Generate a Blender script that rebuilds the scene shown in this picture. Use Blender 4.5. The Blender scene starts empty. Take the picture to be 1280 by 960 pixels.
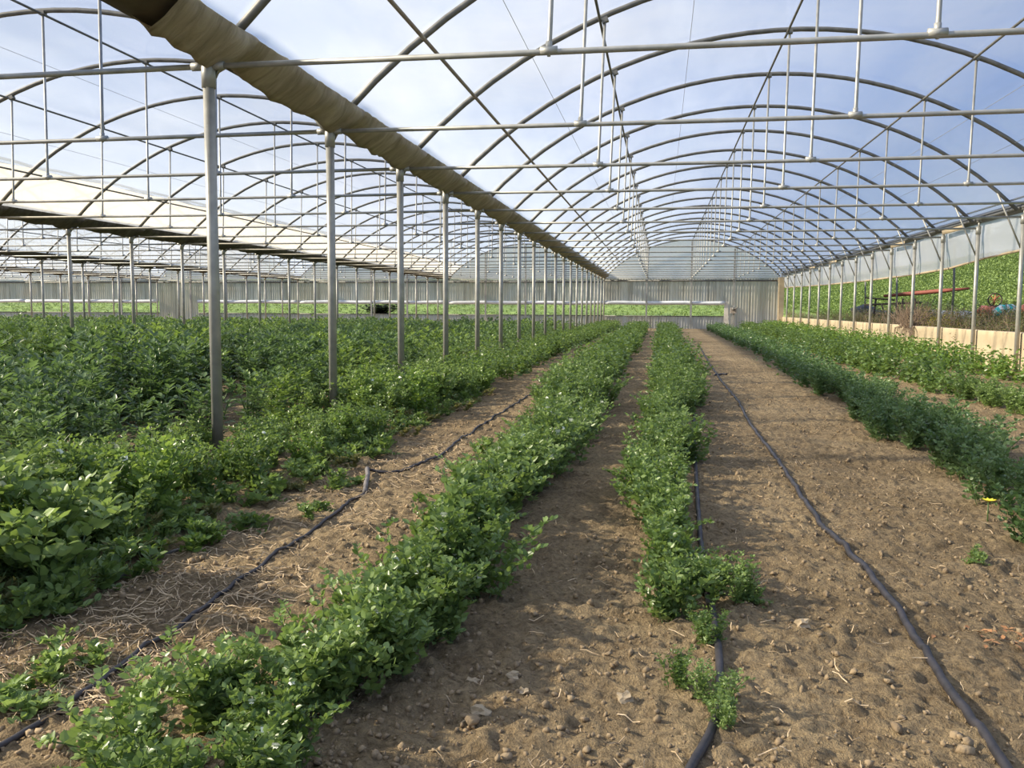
import bpy, math, random
import numpy as np
from mathutils import Vector, Matrix, noise
random.seed(7); RNG = np.random.default_rng(11)
C = bpy.context.scene.collection
PI = math.pi

# ------------------------------------------------------------------ the place, in metres
EYE = 1.17
H = 1.80                                  # tie bars above the eye
TIE = EYE + H                             # 2.97
XL, XR = -3.387, 6.869                    # post rows of the main bay
W = XR - XL
Y0, SP = 6.186, 2.424                     # first post row line, spacing
XC = (XL + XR) / 2
HALF = W / 2
RIDGE = EYE + 2.255 * H
RISE = RIDGE - TIE
RAD = (HALF ** 2 + RISE ** 2) / (2 * RISE)
ZC = RIDGE - RAD
YEND = Y0 + 19 * SP                       # end wall of the main bay
YEND2 = Y0 + 20 * SP                      # end wall of the other bays
def arc_z(d): return ZC + math.sqrt(max(0, RAD * RAD - d * d))
ORD = ('first second third fourth fifth sixth seventh eighth ninth tenth eleventh twelfth thirteenth fourteenth '
       'fifteenth sixteenth seventeenth eighteenth nineteenth twentieth twenty-first twenty-second twenty-third').split()

# ------------------------------------------------------------------ camera
F_PX, YAW, PITCH, ROLL = 1079.06, 0.16982, 0.08761, 0.00453
def cam_axes():
    cy, sy = math.cos(YAW), math.sin(YAW)
    fw = Vector((-sy, cy, 0)); rt = Vector((cy, sy, 0)); up = Vector((0, 0, 1))
    cp, sp = math.cos(PITCH), math.sin(PITCH)
    f2 = fw * cp - up * sp; u2 = up * cp + fw * sp
    cr, sr = math.cos(ROLL), math.sin(ROLL)
    return rt * cr + u2 * sr, u2 * cr - rt * sr, f2
R_, U_, F_ = cam_axes()
cam_d = bpy.data.cameras.new('camera'); cam = bpy.data.objects.new('camera', cam_d); C.objects.link(cam)
cam.matrix_world = Matrix(((R_.x, U_.x, -F_.x, 0), (R_.y, U_.y, -F_.y, 0), (R_.z, U_.z, -F_.z, EYE), (0, 0, 0, 1)))
cam_d.sensor_width = 36; cam_d.lens = F_PX / 1280 * 36; cam_d.clip_end = 2000; cam_d.clip_start = .05
bpy.context.scene.camera = cam
def G(px, py, z=0.0):                      # the spot at height z where that sight line lands
    d = F_ + R_ * ((px - 640) / F_PX) + U_ * ((480 - py) / F_PX)
    t = (z - EYE) / d.z
    return Vector((d.x * t, d.y * t, z))
def proj(p):
    q = Vector(p) - Vector((0, 0, EYE)); z = q.dot(F_)
    if z < .1: return None
    return 640 + F_PX * q.dot(R_) / z, 480 - F_PX * q.dot(U_) / z
def in_view(pts, m=30):
    for p in pts:
        a = proj(p)
        if a and -m < a[0] < 1280 + m and -m < a[1] < 960 + m: return True
    return False

# ------------------------------------------------------------------ materials
def new_mat(name):
    m = bpy.data.materials.new(name); m.use_nodes = True
    m.node_tree.nodes.clear()
    return m, m.node_tree.nodes, m.node_tree.links
def out(n, l, sh):
    o = n.new('ShaderNodeOutputMaterial'); l.new(sh, o.inputs['Surface']); return o
def ramp(n, l, fac, stops):
    r = n.new('ShaderNodeValToRGB'); l.new(fac, r.inputs[0])
    e = r.color_ramp.elements
    while len(e) < len(stops): e.new(.5)
    for i, (p, c) in enumerate(stops): e[i].position = p; e[i].color = (*c, 1)
    return r.outputs[0]
def tex(n, l, scale, detail=4, rough=.55, vec=None, dist=0):
    t = n.new('ShaderNodeTexNoise'); t.inputs['Scale'].default_value = scale
    t.inputs['Detail'].default_value = detail; t.inputs['Roughness'].default_value = rough; t.inputs['Distortion'].default_value = dist
    if vec is None:
        g = n.new('ShaderNodeTexCoord'); vec = g.outputs['Object']
    l.new(vec, t.inputs['Vector'])
    return t.outputs[0]
def mix_col(n, l, a, b, fac, mode='MIX'):
    m = n.new('ShaderNodeMix'); m.data_type = 'RGBA'; m.blend_type = mode
    for s, v in ((m.inputs[0], fac), (m.inputs[6], a), (m.inputs[7], b)):
        if hasattr(v, 'is_linked'): l.new(v, s)
        else: s.default_value = v if not isinstance(v, tuple) else (*v, 1)
    return m.outputs[2]
def bump(n, l, hgt, strength=.4, dist=.02):
    b = n.new('ShaderNodeBump'); b.inputs['Strength'].default_value = strength; b.inputs['Distance'].default_value = dist
    l.new(hgt, b.inputs['Height']); return b.outputs[0]
def plain(name, c1, c2, scale=12, rough=.7, metal=0, bumps=.2, bd=.005):
    m, n, l = new_mat(name)
    p = n.new('ShaderNodeBsdfPrincipled')
    f = tex(n, l, scale)
    l.new(ramp(n, l, f, [(.3, c1), (.7, c2)]), p.inputs['Base Color'])
    p.inputs['Roughness'].default_value = rough; p.inputs['Metallic'].default_value = metal
    if bumps: l.new(bump(n, l, tex(n, l, scale * 4), bumps, bd), p.inputs['Normal'])
    out(n, l, p.outputs[0]); return m
M = {}
M['steel'] = plain('galvanised steel', (.30, .30, .275), (.42, .415, .38), 9, .48, .35, .1)
M['steel_dull'] = plain('dull shaded steel', (.115, .115, .108), (.20, .197, .18), 9, .6, .25, .1)  # dark base colour includes the shadow side of the roof hoops
M['rust'] = plain('rusted steel', (.26, .20, .15), (.34, .31, .27), 5, .7, .2, .2)
M['concrete'] = plain('cream concrete', (.40, .32, .205), (.52, .425, .285), 3, .9, 0, .3)
M['hose'] = plain('black hose', (.018, .017, .02), (.05, .045, .05), 20, .55, 0, .2)
M['hose_grey'] = plain('faded hose', (.10, .09, .085), (.2, .18, .17), 25, .7, 0, .3)
M['white'] = plain('white plastic', (.62, .65, .68), (.78, .80, .82), 4, .5, 0, .1)
M['box'] = plain('grey painted box', (.30, .26, .22), (.42, .37, .32), 14, .6)
M['black'] = plain('black plastic', (.012, .013, .017), (.045, .05, .06), 6, .5, 0, .5, .03)
M['red'] = plain('red rusty paint', (.13, .03, .02), (.21, .06, .04), 5, .7)
M['orange'] = plain('orange paint', (.80, .17, .07), (.92, .34, .2), 8, .5)
M['turq'] = None
M['darkiron'] = plain('dark iron', (.03, .022, .018), (.07, .05, .04), 8, .7)
M['stone'] = plain('pale stone', (.30, .23, .14), (.46, .37, .25), 25, .95, 0, .6)
M['palestone'] = plain('whitewashed block', (.55, .52, .47), (.7, .68, .62), 5, .95)
M['gutter'] = plain('dark gutter', (.045, .036, .024), (.10, .08, .055), 4, .7, .1, .3)
M['petal'] = plain('white petal', (.72, .76, .62), (.85, .88, .78), 30, .6)
M['yellow'] = plain('yellow petal', (.75, .62, .02), (.85, .75, .05), 30, .6)
M['drytwig'] = plain('dry twig', (.16, .11, .075), (.30, .22, .15), 20, .9)
M['straw'] = plain('straw', (.46, .33, .19), (.66, .52, .34), 30, .85)
M['deadleaf'] = plain('dead leaf', (.30, .13, .05), (.46, .24, .10), 20, .85)

def sack_mat():
    m, n, l = new_mat('turquoise striped sack')
    p = n.new('ShaderNodeBsdfPrincipled'); g = n.new('ShaderNodeTexCoord')
    w = n.new('ShaderNodeTexWave'); w.inputs['Scale'].default_value = 2.2; l.new(g.outputs['Object'], w.inputs['Vector'])
    l.new(ramp(n, l, w.outputs[1], [(.45, (.04, .52, .50)), (.6, (.75, .82, .80))]), p.inputs['Base Color'])
    p.inputs['Roughness'].default_value = .5
    out(n, l, p.outputs[0]); return m
M['turq'] = sack_mat()

def leaf_mat(name, dark, light, trans, scale=7, gloss=.34, tr=.38):
    m, n, l = new_mat(name)
    oi = n.new('ShaderNodeObjectInfo')
    f = tex(n, l, scale, 3)
    ad = n.new('ShaderNodeMath'); ad.operation = 'MULTIPLY_ADD'
    l.new(oi.outputs['Random'], ad.inputs[0]); ad.inputs[1].default_value = .3; l.new(f, ad.inputs[2])
    sb = n.new('ShaderNodeMath'); sb.operation = 'SUBTRACT'; l.new(ad.outputs[0], sb.inputs[0]); sb.inputs[1].default_value = .15
    col = ramp(n, l, sb.outputs[0], [(.28, dark), (.72, light)])
    p = n.new('ShaderNodeBsdfPrincipled'); l.new(col, p.inputs['Base Color'])
    p.inputs['Roughness'].default_value = gloss; p.inputs['Specular IOR Level'].default_value = .4
    t = n.new('ShaderNodeBsdfTranslucent'); l.new(mix_col(n, l, col, trans, .5), t.inputs['Color'])
    mx = n.new('ShaderNodeMixShader'); mx.inputs[0].default_value = tr
    l.new(p.outputs[0], mx.inputs[1]); l.new(t.outputs[0], mx.inputs[2])
    out(n, l, mx.outputs[0]); return m
M['pea'] = leaf_mat('pea leaf', (.080, .145, .035), (.27, .375, .125), (.31, .44, .07))
M['pea_shade'] = leaf_mat('shaded pea leaf', (.075, .140, .050), (.210, .310, .125), (.22, .36, .07))  # darker, bluer copy of the pea leaf; gutter shadow put into the colour
M['pea_lime'] = leaf_mat('lime pea leaf', (.11, .20, .04), (.28, .41, .10), (.36, .50, .07))
M['bean'] = leaf_mat('bean leaf', (.060, .115, .040), (.185, .270, .115), (.20, .33, .06), 5)
M['bean_lime'] = leaf_mat('lime bean leaf', (.10, .175, .04), (.27, .375, .11), (.32, .46, .06), 5)
M['stem'] = leaf_mat('green stem', (.10, .17, .06), (.19, .28, .12), (.2, .3, .08), 5)
M['weed_olive'] = leaf_mat('olive weed', (.10, .11, .035), (.24, .23, .09), (.26, .26, .06))
M['weed_yellow'] = leaf_mat('yellow weed', (.26, .22, .03), (.42, .36, .06), (.4, .36, .06))
M['crop'] = leaf_mat('field crop leaf', (.075, .125, .035), (.20, .285, .085), (.25, .34, .06), .5, .6, .2)
M['bush_dark'] = leaf_mat('dark bush leaf', (.010, .016, .010), (.028, .04, .022), (.03, .04, .02))

def soil_mat(name, green=0.0):
    m, n, l = new_mat(name)
    g = n.new('ShaderNodeTexCoord'); v = g.outputs['Object']
    big = tex(n, l, .55, 4, .6, v); mid = tex(n, l, 6, 6, .7, v); fine = tex(n, l, 38, 5, .75, v)
    base = ramp(n, l, big, [(.32, (.245, .182, .105)), (.52, (.350, .265, .157)), (.72, (.425, .325, .195))])
    c2 = ramp(n, l, mid, [(.3, (.62, .58, .54)), (.52, (1, 1, 1)), (.72, (1.25, 1.22, 1.15))])
    col = mix_col(n, l, base, c2, .85, 'MULTIPLY')
    c3 = ramp(n, l, fine, [(.34, (.5, .47, .43)), (.5, (1, 1, 1)), (.66, (1.5, 1.46, 1.36))])
    col = mix_col(n, l, col, c3, .8, 'MULTIPLY')
    p = n.new('ShaderNodeBsdfPrincipled'); p.inputs['Roughness'].default_value = .95; p.inputs['Specular IOR Level'].default_value = .15
    l.new(col, p.inputs['Base Color'])
    ad = n.new('ShaderNodeMath'); ad.operation = 'MULTIPLY_ADD'; l.new(mid, ad.inputs[0]); ad.inputs[1].default_value = 1.5; l.new(fine, ad.inputs[2])
    l.new(bump(n, l, ad.outputs[0], 1.0, .05), p.inputs['Normal'])
    out(n, l, p.outputs[0]); return m
M['soil'] = soil_mat('dry soil')
M['clod'] = plain('soil clod', (.20, .145, .085), (.35, .26, .155), 14, .97, 0, .8, .01)

def hill_mat():
    m, n, l = new_mat('green field')
    g = n.new('ShaderNodeTexCoord'); v = g.outputs['Object']
    a = tex(n, l, .9, 5, .7, v); b = tex(n, l, .08, 3, .5, v)
    c = ramp(n, l, a, [(.3, (.06, .10, .025)), (.5, (.12, .21, .045)), (.7, (.24, .36, .09))])
    d = ramp(n, l, b, [(.4, (.8, .8, .8)), (.6, (1.2, 1.15, 1))])
    p = n.new('ShaderNodeBsdfPrincipled'); p.inputs['Roughness'].default_value = .9
    mx = mix_col(n, l, c, d, 1, 'MULTIPLY')
    # the bare brown crest above the crop
    s = n.new('ShaderNodeSeparateXYZ'); l.new(v, s.inputs[0])
    mr = n.new('ShaderNodeMapRange'); l.new(s.outputs[0], mr.inputs[0]); mr.inputs[1].default_value = 29.2; mr.inputs[2].default_value = 30.2
    l.new(mix_col(n, l, mx, (.16, .11, .06), mr.outputs[0]), p.inputs['Base Color'])
    l.new(bump(n, l, a, .8, .3), p.inputs['Normal'])
    out(n, l, p.outputs[0]); return m
M['hill'] = hill_mat()

def film_mat(name, tcol, dcol, dfac, lo, hi, gl=.06, sc=.5):
    """thin polythene: most light passes straight, some is scattered by the dusty sheet, a little is mirrored"""
    m, n, l = new_mat(name)
    t = n.new('ShaderNodeBsdfTransparent'); t.inputs[0].default_value = (*tcol, 1)
    tl = n.new('ShaderNodeBsdfTranslucent'); tl.inputs[0].default_value = (*dcol, 1)
    df = n.new('ShaderNodeBsdfDiffuse'); df.inputs[0].default_value = (*dcol, 1)
    s1 = n.new('ShaderNodeMixShader'); s1.inputs[0].default_value = dfac; l.new(tl.outputs[0], s1.inputs[1]); l.new(df.outputs[0], s1.inputs[2])
    g = n.new('ShaderNodeTexCoord'); mp = n.new('ShaderNodeMapping'); mp.inputs['Scale'].default_value = (1.6, .35, 1.6); l.new(g.outputs['Object'], mp.inputs[0])
    f = tex(n, l, sc, 5, .65, mp.outputs[0], .4)
    mr = n.new('ShaderNodeMapRange'); l.new(f, mr.inputs[0]); mr.inputs[1].default_value = .3; mr.inputs[2].default_value = .72
    mr.inputs[3].default_value = lo; mr.inputs[4].default_value = hi
    s2 = n.new('ShaderNodeMixShader'); l.new(mr.outputs[0], s2.inputs[0]); l.new(t.outputs[0], s2.inputs[1]); l.new(s1.outputs[0], s2.inputs[2])
    gg = n.new('ShaderNodeBsdfGlossy'); gg.inputs['Roughness'].default_value = .22; gg.inputs[0].default_value = (.9, .92, .95, 1)
    fr = n.new('ShaderNodeFresnel'); fr.inputs[0].default_value = 1.3
    mm = n.new('ShaderNodeMath'); mm.operation = 'MULTIPLY'; l.new(fr.outputs[0], mm.inputs[0]); mm.inputs[1].default_value = gl * 4
    s3 = n.new('ShaderNodeMixShader'); l.new(mm.outputs[0], s3.inputs[0]); l.new(s2.outputs[0], s3.inputs[1]); l.new(gg.outputs[0], s3.inputs[2])
    l.new(bump(n, l, tex(n, l, 3, 3, .5, mp.outputs[0]), .15, .05), gg.inputs['Normal'])
    out(n, l, s3.outputs[0]); return m
M['film'] = film_mat('roof film', (.94, .97, 1.0), (.76, .85, .98), .2, .19, .36)
M['film_old'] = film_mat('aged roof film', (.95, .93, .88), (.80, .77, .70), .3, .62, .80)
M['curtain'] = film_mat('side curtain film', (.9, .92, .96), (.74, .755, .775), .45, .86, .95)
M['gable'] = film_mat('gable film', (.9, .9, .87), (.72, .73, .68), .4, .62, .82, .02)
def sleeve_mat(name, a, b, c):
    m, n, l = new_mat(name); g = n.new('ShaderNodeTexCoord'); mp = n.new('ShaderNodeMapping'); mp.inputs['Scale'].default_value = (1.5, 6, 1.5); l.new(g.outputs['Object'], mp.inputs[0])
    f = tex(n, l, 1.1, 6, .7, mp.outputs[0], .6); col = ramp(n, l, f, [(.3, a), (.5, b), (.72, c)])
    d = n.new('ShaderNodeBsdfPrincipled'); d.inputs['Roughness'].default_value = .6; t = n.new('ShaderNodeBsdfTranslucent'); l.new(col, d.inputs['Base Color']); l.new(col, t.inputs[0])
    bp = bump(n, l, f, .7, .05); l.new(bp, d.inputs['Normal'])
    s_ = n.new('ShaderNodeMixShader'); s_.inputs[0].default_value = .35; l.new(d.outputs[0], s_.inputs[1]); l.new(t.outputs[0], s_.inputs[2]); out(n, l, s_.outputs[0]); return m
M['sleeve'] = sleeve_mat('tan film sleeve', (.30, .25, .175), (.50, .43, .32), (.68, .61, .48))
M['sleeve_dark'] = sleeve_mat('dark film sleeve', (.06, .052, .04), (.12, .105, .08), (.20, .18, .145))  # darker brown-grey version of the film for the gutters further left

def sheet_mat():
    m, n, l = new_mat('corrugated translucent sheet')
    g = n.new('ShaderNodeTexCoord'); mp = n.new('ShaderNodeMapping'); mp.inputs['Scale'].default_value = (3.2, 3.2, .12); l.new(g.outputs['Object'], mp.inputs[0])
    f = tex(n, l, 1.4, 4, .7, mp.outputs[0]); b = tex(n, l, .35, 3, .5, g.outputs['Object'])
    col = ramp(n, l, f, [(.3, (.33, .31, .26)), (.5, (.58, .56, .49)), (.72, (.74, .72, .65))])
    col = mix_col(n, l, col, ramp(n, l, b, [(.4, (1, .97, .9)), (.58, (.92, .95, 1)), (.75, (1, .86, .7))]), .8, 'MULTIPLY')
    d = n.new('ShaderNodeBsdfDiffuse'); t = n.new('ShaderNodeBsdfTranslucent'); l.new(col, d.inputs[0]); l.new(col, t.inputs[0])
    s = n.new('ShaderNodeMixShader'); s.inputs[0].default_value = .45; l.new(d.outputs[0], s.inputs[1]); l.new(t.outputs[0], s.inputs[2])
    out(n, l, s.outputs[0]); return m
M['sheet'] = sheet_mat()

# ------------------------------------------------------------------ object helpers
class MB:
    def __init__(s): s.v = []; s.f = []
    def add(s, vs, fs):
        b = len(s.v); s.v.extend([tuple(x) for x in vs]); s.f.extend([tuple(b + i for i in q) for q in fs]); return s
    def box(s, c, d, rot=None):
        x, y, z = d[0] / 2, d[1] / 2, d[2] / 2
        vs = [Vector((a, b_, c_)) for a in (-x, x) for b_ in (-y, y) for c_ in (-z, z)]
        if rot is not None: vs = [rot @ q for q in vs]
        vs = [q + Vector(c) for q in vs]
        return s.add(vs, [(0, 1, 3, 2), (4, 6, 7, 5), (0, 4, 5, 1), (2, 3, 7, 6), (0, 2, 6, 4), (1, 5, 7, 3)])
    def tube(s, pts, r, n=8, cap=True, up=Vector((0, 0, 1)), sx=1.0):
        pts = [Vector(p) for p in pts]; rs = r if isinstance(r, (list, tuple)) else [r] * len(pts)
        vs, fs = [], []
        for i, p in enumerate(pts):
            t = (pts[min(i + 1, len(pts) - 1)] - pts[max(i - 1, 0)]).normalized()
            a = up if abs(t.dot(up)) < .95 else Vector((1, 0, 0)) if abs(t.x) < .9 else Vector((0, 1, 0))
            u = t.cross(a).normalized(); w = u.cross(t)
            for k in range(n):
                th = 2 * PI * k / n
                vs.append(p + u * (math.cos(th) * rs[i] * sx) + w * (math.sin(th) * rs[i]))
        for i in range(len(pts) - 1):
            for k in range(n):
                k2 = (k + 1) % n
                fs.append((i * n + k, i * n + k2, (i + 1) * n + k2, (i + 1) * n + k))
        if cap:
            fs.append(tuple(range(n - 1, -1, -1))); fs.append(tuple((len(pts) - 1) * n + k for k in range(n)))
        return s.add(vs, fs)
    def mesh(s, name, mat, smooth=True):
        me = bpy.data.meshes.new(name); me.from_pydata(s.v, [], s.f); me.update()
        if smooth: me.shade_smooth() if hasattr(me, 'shade_smooth') else None
        for m in (mat if isinstance(mat, list) else [mat]): me.materials.append(m)
        return me
    def build(s, name, mat, parent=None, loc=None, smooth=True):
        return link(name, s.mesh(name, mat, smooth), parent, loc)
def link(name, me, parent=None, loc=None, rot=None):
    o = bpy.data.objects.new(name, me); C.objects.link(o)
    if parent is not None: o.parent = parent
    if loc is not None: o.location = loc
    if rot is not None: o.rotation_euler = rot
    return o
def np_mesh(name, V, Fq, mat, smooth=False, mi=None):
    """V (n,3), Fq (m,k) index array"""
    me = bpy.data.meshes.new(name)
    k = Fq.shape[1]
    me.vertices.add(len(V)); me.vertices.foreach_set('co', V.astype(np.float32).ravel())
    me.loops.add(Fq.size); me.loops.foreach_set('vertex_index', Fq.astype(np.int32).ravel())
    me.polygons.add(len(Fq)); me.polygons.foreach_set('loop_start', np.arange(0, Fq.size, k, dtype=np.int32))
    for m in (mat if isinstance(mat, list) else [mat]): me.materials.append(m)
    if mi is not None: me.polygons.foreach_set('material_index', mi.astype(np.int32))
    me.update(calc_edges=True); me.validate()
    if smooth: me.shade_smooth()
    return me
def tag(o, label, cat, group=None, kind=None):
    if kind: o['kind'] = kind
    o['label'] = label; o['category'] = cat
    if group: o['group'] = group
    return o
def thing(name, label, cat, loc=(0, 0, 0), rz=0, group=None):
    o = bpy.data.objects.new(name, None); C.objects.link(o); o.location = loc; o.rotation_euler = (0, 0, rz); o.empty_display_size = .1
    return tag(o, label, cat, group)
def struct(o, label, cat): return tag(o, label, cat, None, 'structure')

# ------------------------------------------------------------------ ground
def ground_z(x, y):
    if y > 40 or abs(x) > 30: return 0.0
    a = 1.0 if y < 12 else max(.0, 1 - (y - 12) / 25)
    z = noise.noise(Vector((x * .9, y * .6, 3))) * .035
    if y < 26:
        z += noise.noise(Vector((x * 4.2, y * 4.2, 9))) * .022 * a
        n2 = noise.noise(Vector((x * 13, y * 13, 1.7)))
        z += (abs(n2) ** .8) * .034 * a - .008
        if y < 11:
            f = max(.3, min(1, (11 - y) / 5))
            z += (noise.noise(Vector((x * 30, y * 30, 5))) * .011 + abs(noise.noise(Vector((x * 55, y * 55, 2)))) * .008) * f
    return z
xs = np.concatenate([np.linspace(-60, -4, 30)[:-1], np.linspace(-4, 4.2, 560)[:-1], np.linspace(4.2, 7.02, 60)])
ys = [-4.0, -2, 0, .8]
y = 1.4
while y < YEND2 + .2:
    ys.append(y); y += max(.012, y * .0050)
ys.append(YEND2 + .6); ys = np.array(ys)
V = np.array([(x, yy, ground_z(x, yy)) for yy in ys for x in xs]); nx = len(xs)
ii = (np.arange(len(ys) - 1)[:, None] * nx + np.arange(nx - 1)[None, :]).ravel()
floor = link('floor', np_mesh('floor', V, np.stack([ii, ii + 1, ii + nx + 1, ii + nx], 1), M['soil'], True))
struct(floor, 'dry brown soil of the greenhouse floor', 'ground')

def hill_z(x, y):
    right = 1 / (1 + math.exp(-(x - 8.0) * 3))
    z = .62 * right
    z += .30 * max(0, min(x, 31) - 11.5) - .04 * max(0, x - 31)
    z += .052 * max(0, y - 60) * (1 if x < 6 else max(.15, 1 - (x - 6) / 14))
    return z
xs2 = np.concatenate([np.linspace(-140, 6.98, 80), np.linspace(7.3, 60, 150)]); ys2 = np.linspace(-6, 240, 240)
V = np.array([(x, yy, (hill_z(x, yy) if (x > 7.1 or yy > YEND2) else -.12) + (noise.noise(Vector((x * .8, yy * .8, 0))) * .08 if (x > 7.6 or yy > 58) else -.03)) for yy in ys2 for x in xs2]); nx = len(xs2)
ii = (np.arange(len(ys2) - 1)[:, None] * nx + np.arange(nx - 1)[None, :]).ravel()
terrain = link('ground_outside', np_mesh('ground_outside', V, np.stack([ii, ii + 1, ii + nx + 1, ii + nx], 1), M['hill'], True))
struct(terrain, 'green field outside rising to a hillside on the right', 'field')

# ------------------------------------------------------------------ greenhouse frame
NA = 28
def hoop_pts(x0, x1):
    return [(x, 0, arc_z(x)) for x in np.linspace(x0, x1, NA)]
ah = MB().tube(hoop_pts(-HALF + .12, HALF - .12), .036, 8, True, Vector((0, 1, 0))).mesh('hoop', M['steel_dull'])
at = MB().tube([(-HALF, 0, TIE), (-HALF / 2, 0, TIE - .01), (0, 0, TIE - .015), (HALF / 2, 0, TIE - .01), (HALF, 0, TIE)], .022, 8).mesh('tie_bar', M['steel'])
def hanger_mesh(d, lean):
    zt = arc_z(d) - .03
    m = MB().tube([(0, 0, TIE - .04), (0, 0, TIE + .02), (lean * .1, 0, TIE + .10), (lean, 0, zt)], [.012, .02, .017, .017], 8)
    return m.mesh('hanger', M['steel'])
hang = [(-2.55, hanger_mesh(-2.55, .06)), (0.0, hanger_mesh(0, .03)), (2.55, hanger_mesh(2.55, .03))]
tee = MB().tube([(-.06, 0, TIE), (.06, 0, TIE)], .031, 8).tube([(0, 0, TIE - .01), (0, 0, TIE + .06)], .024, 8).mesh('tee_joint', M['steel'])
clip_m = MB().box((0, 0, 0), (.08, .07, .06)).mesh('clip', M['steel_dull'], False)
br = MB().tube([(HALF - .02, 0, EYE + .66 * H), (HALF - .50, 0, arc_z(HALF - .50) - .02)], .018, 8).mesh('brace', M['steel'])
BAYS = [('the main bay', XC), ('the second bay from the right', XC - W), ('the third bay from the right', XC - 2 * W),
        ('the fourth bay from the right', XC - 3 * W), ('the fifth bay from the right', XC - 4 * W), ('the farthest left bay', XC - 5 * W)]
for b, (bn, bx) in enumerate(BAYS[:5]):
    last = 19 if b == 0 else 20
    first = True; cnt = 0
    for i in range(-1, last + 1):
        yy = Y0 + i * SP
        pts = [(bx + x, yy, arc_z(x)) for x in np.linspace(-HALF, HALF, 40)] + [(bx + x, yy, TIE) for x in np.linspace(-HALF, HALF, 40)]
        if not in_view(pts, 5): continue
        t = thing('hoop_arch', f'roof hoop with tie bar, {ORD[cnt]} from the camera over {bn}', 'roof arch', (bx, yy, 0), 0, f'roof hoops over {bn}')
        cnt += 1
        link('hoop', ah, t); link('tie_bar', at, t)
        for (d, hm), ln in zip(hang, (.06, .03, .03)):
            ho = link('hanger', hm, t, (d, 0, 0)); link('tee_joint', tee, ho); link('clip', clip_m, ho, (ln, 0, arc_z(d) - .03), (0, math.asin(d / RAD), 0))
        if b == 0: link('brace', br, t)
# purlins
for b, (bn, bx) in enumerate(BAYS[:4]):
    ye = (YEND if b == 0 else YEND2)
    for nm, d in (('lowest left-hand', -4.12), ('upper left-hand', -2.55), ('ridge', 0), ('right-hand', 2.55)):
        rusty = d < -4 and b == 0
        m = MB().tube([(bx + d, -3, arc_z(d) - .035), (bx + d, ye * .5, arc_z(d) - .035), (bx + d, ye, arc_z(d) - .035)], .021 if rusty else .018, 8)
        o = m.build('purlin', M['rust'] if rusty else M['steel_dull'])
        tag(o, f'long {"rust-stained" if rusty else "grey"} {nm} purlin running down {bn}', 'purlin', 'lengthwise purlins')
    if b < 2:
        for d, wd in ((-3.4, 'low on the left slope'), (-1.4, 'left of the ridge'), (3.3, 'low on the right slope'), (4.0, 'lowest on the right slope')):
            o = MB().tube([(bx + d, -3, arc_z(d) - .02), (bx + d, ye, arc_z(d) - .02)], .0035, 5).build('film_wire', M['steel'])
            tag(o, f'thin film wire {wd} of {bn}', 'wire', 'film support wires')
# film
def film(b, x0, x1, mat, y0, y1, nxs=48, nys=150):
    bx = BAYS[b][1]
    X = np.linspace(x0, x1, nxs); Y = np.linspace(y0, y1, nys)
    if b == 1: X[np.argmin(abs(X + 4.08))] = -4.08
    V = []
    for yy in Y:
        k = (yy - Y0) / SP; sag = math.sin(PI * (k - math.floor(k)))
        for x in X:
            z = arc_z(x) + .045 - sag * .035
            z += noise.noise(Vector((x * .9 + b * 9, yy * .8, 4))) * .02
            V.append((bx + x, yy, z))
    V = np.array(V); n = nxs
    ii = (np.arange(nys - 1)[:, None] * n + np.arange(n - 1)[None, :]).ravel()
    return np_mesh('roof_film', V, np.stack([ii, ii + 1, ii + n + 1, ii + n], 1), mat, True)
for b in range(6):
    ye = YEND if b == 0 else YEND2
    me = film(b, -HALF + .2, HALF - .2, M['film'], -6, ye)
    if b == 1:
        me.materials.append(M['film_old'])
        c = np.zeros(len(me.polygons) * 3); me.polygons.foreach_get('center', c); c = c.reshape(-1, 3)
        me.polygons.foreach_set('material_index', (c[:, 0] - BAYS[1][1] < -4.08).astype(np.int32))
    o = link('ceiling', me)
    struct(o, f'clear plastic film roof over {BAYS[b][0]}', 'roof')

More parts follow.
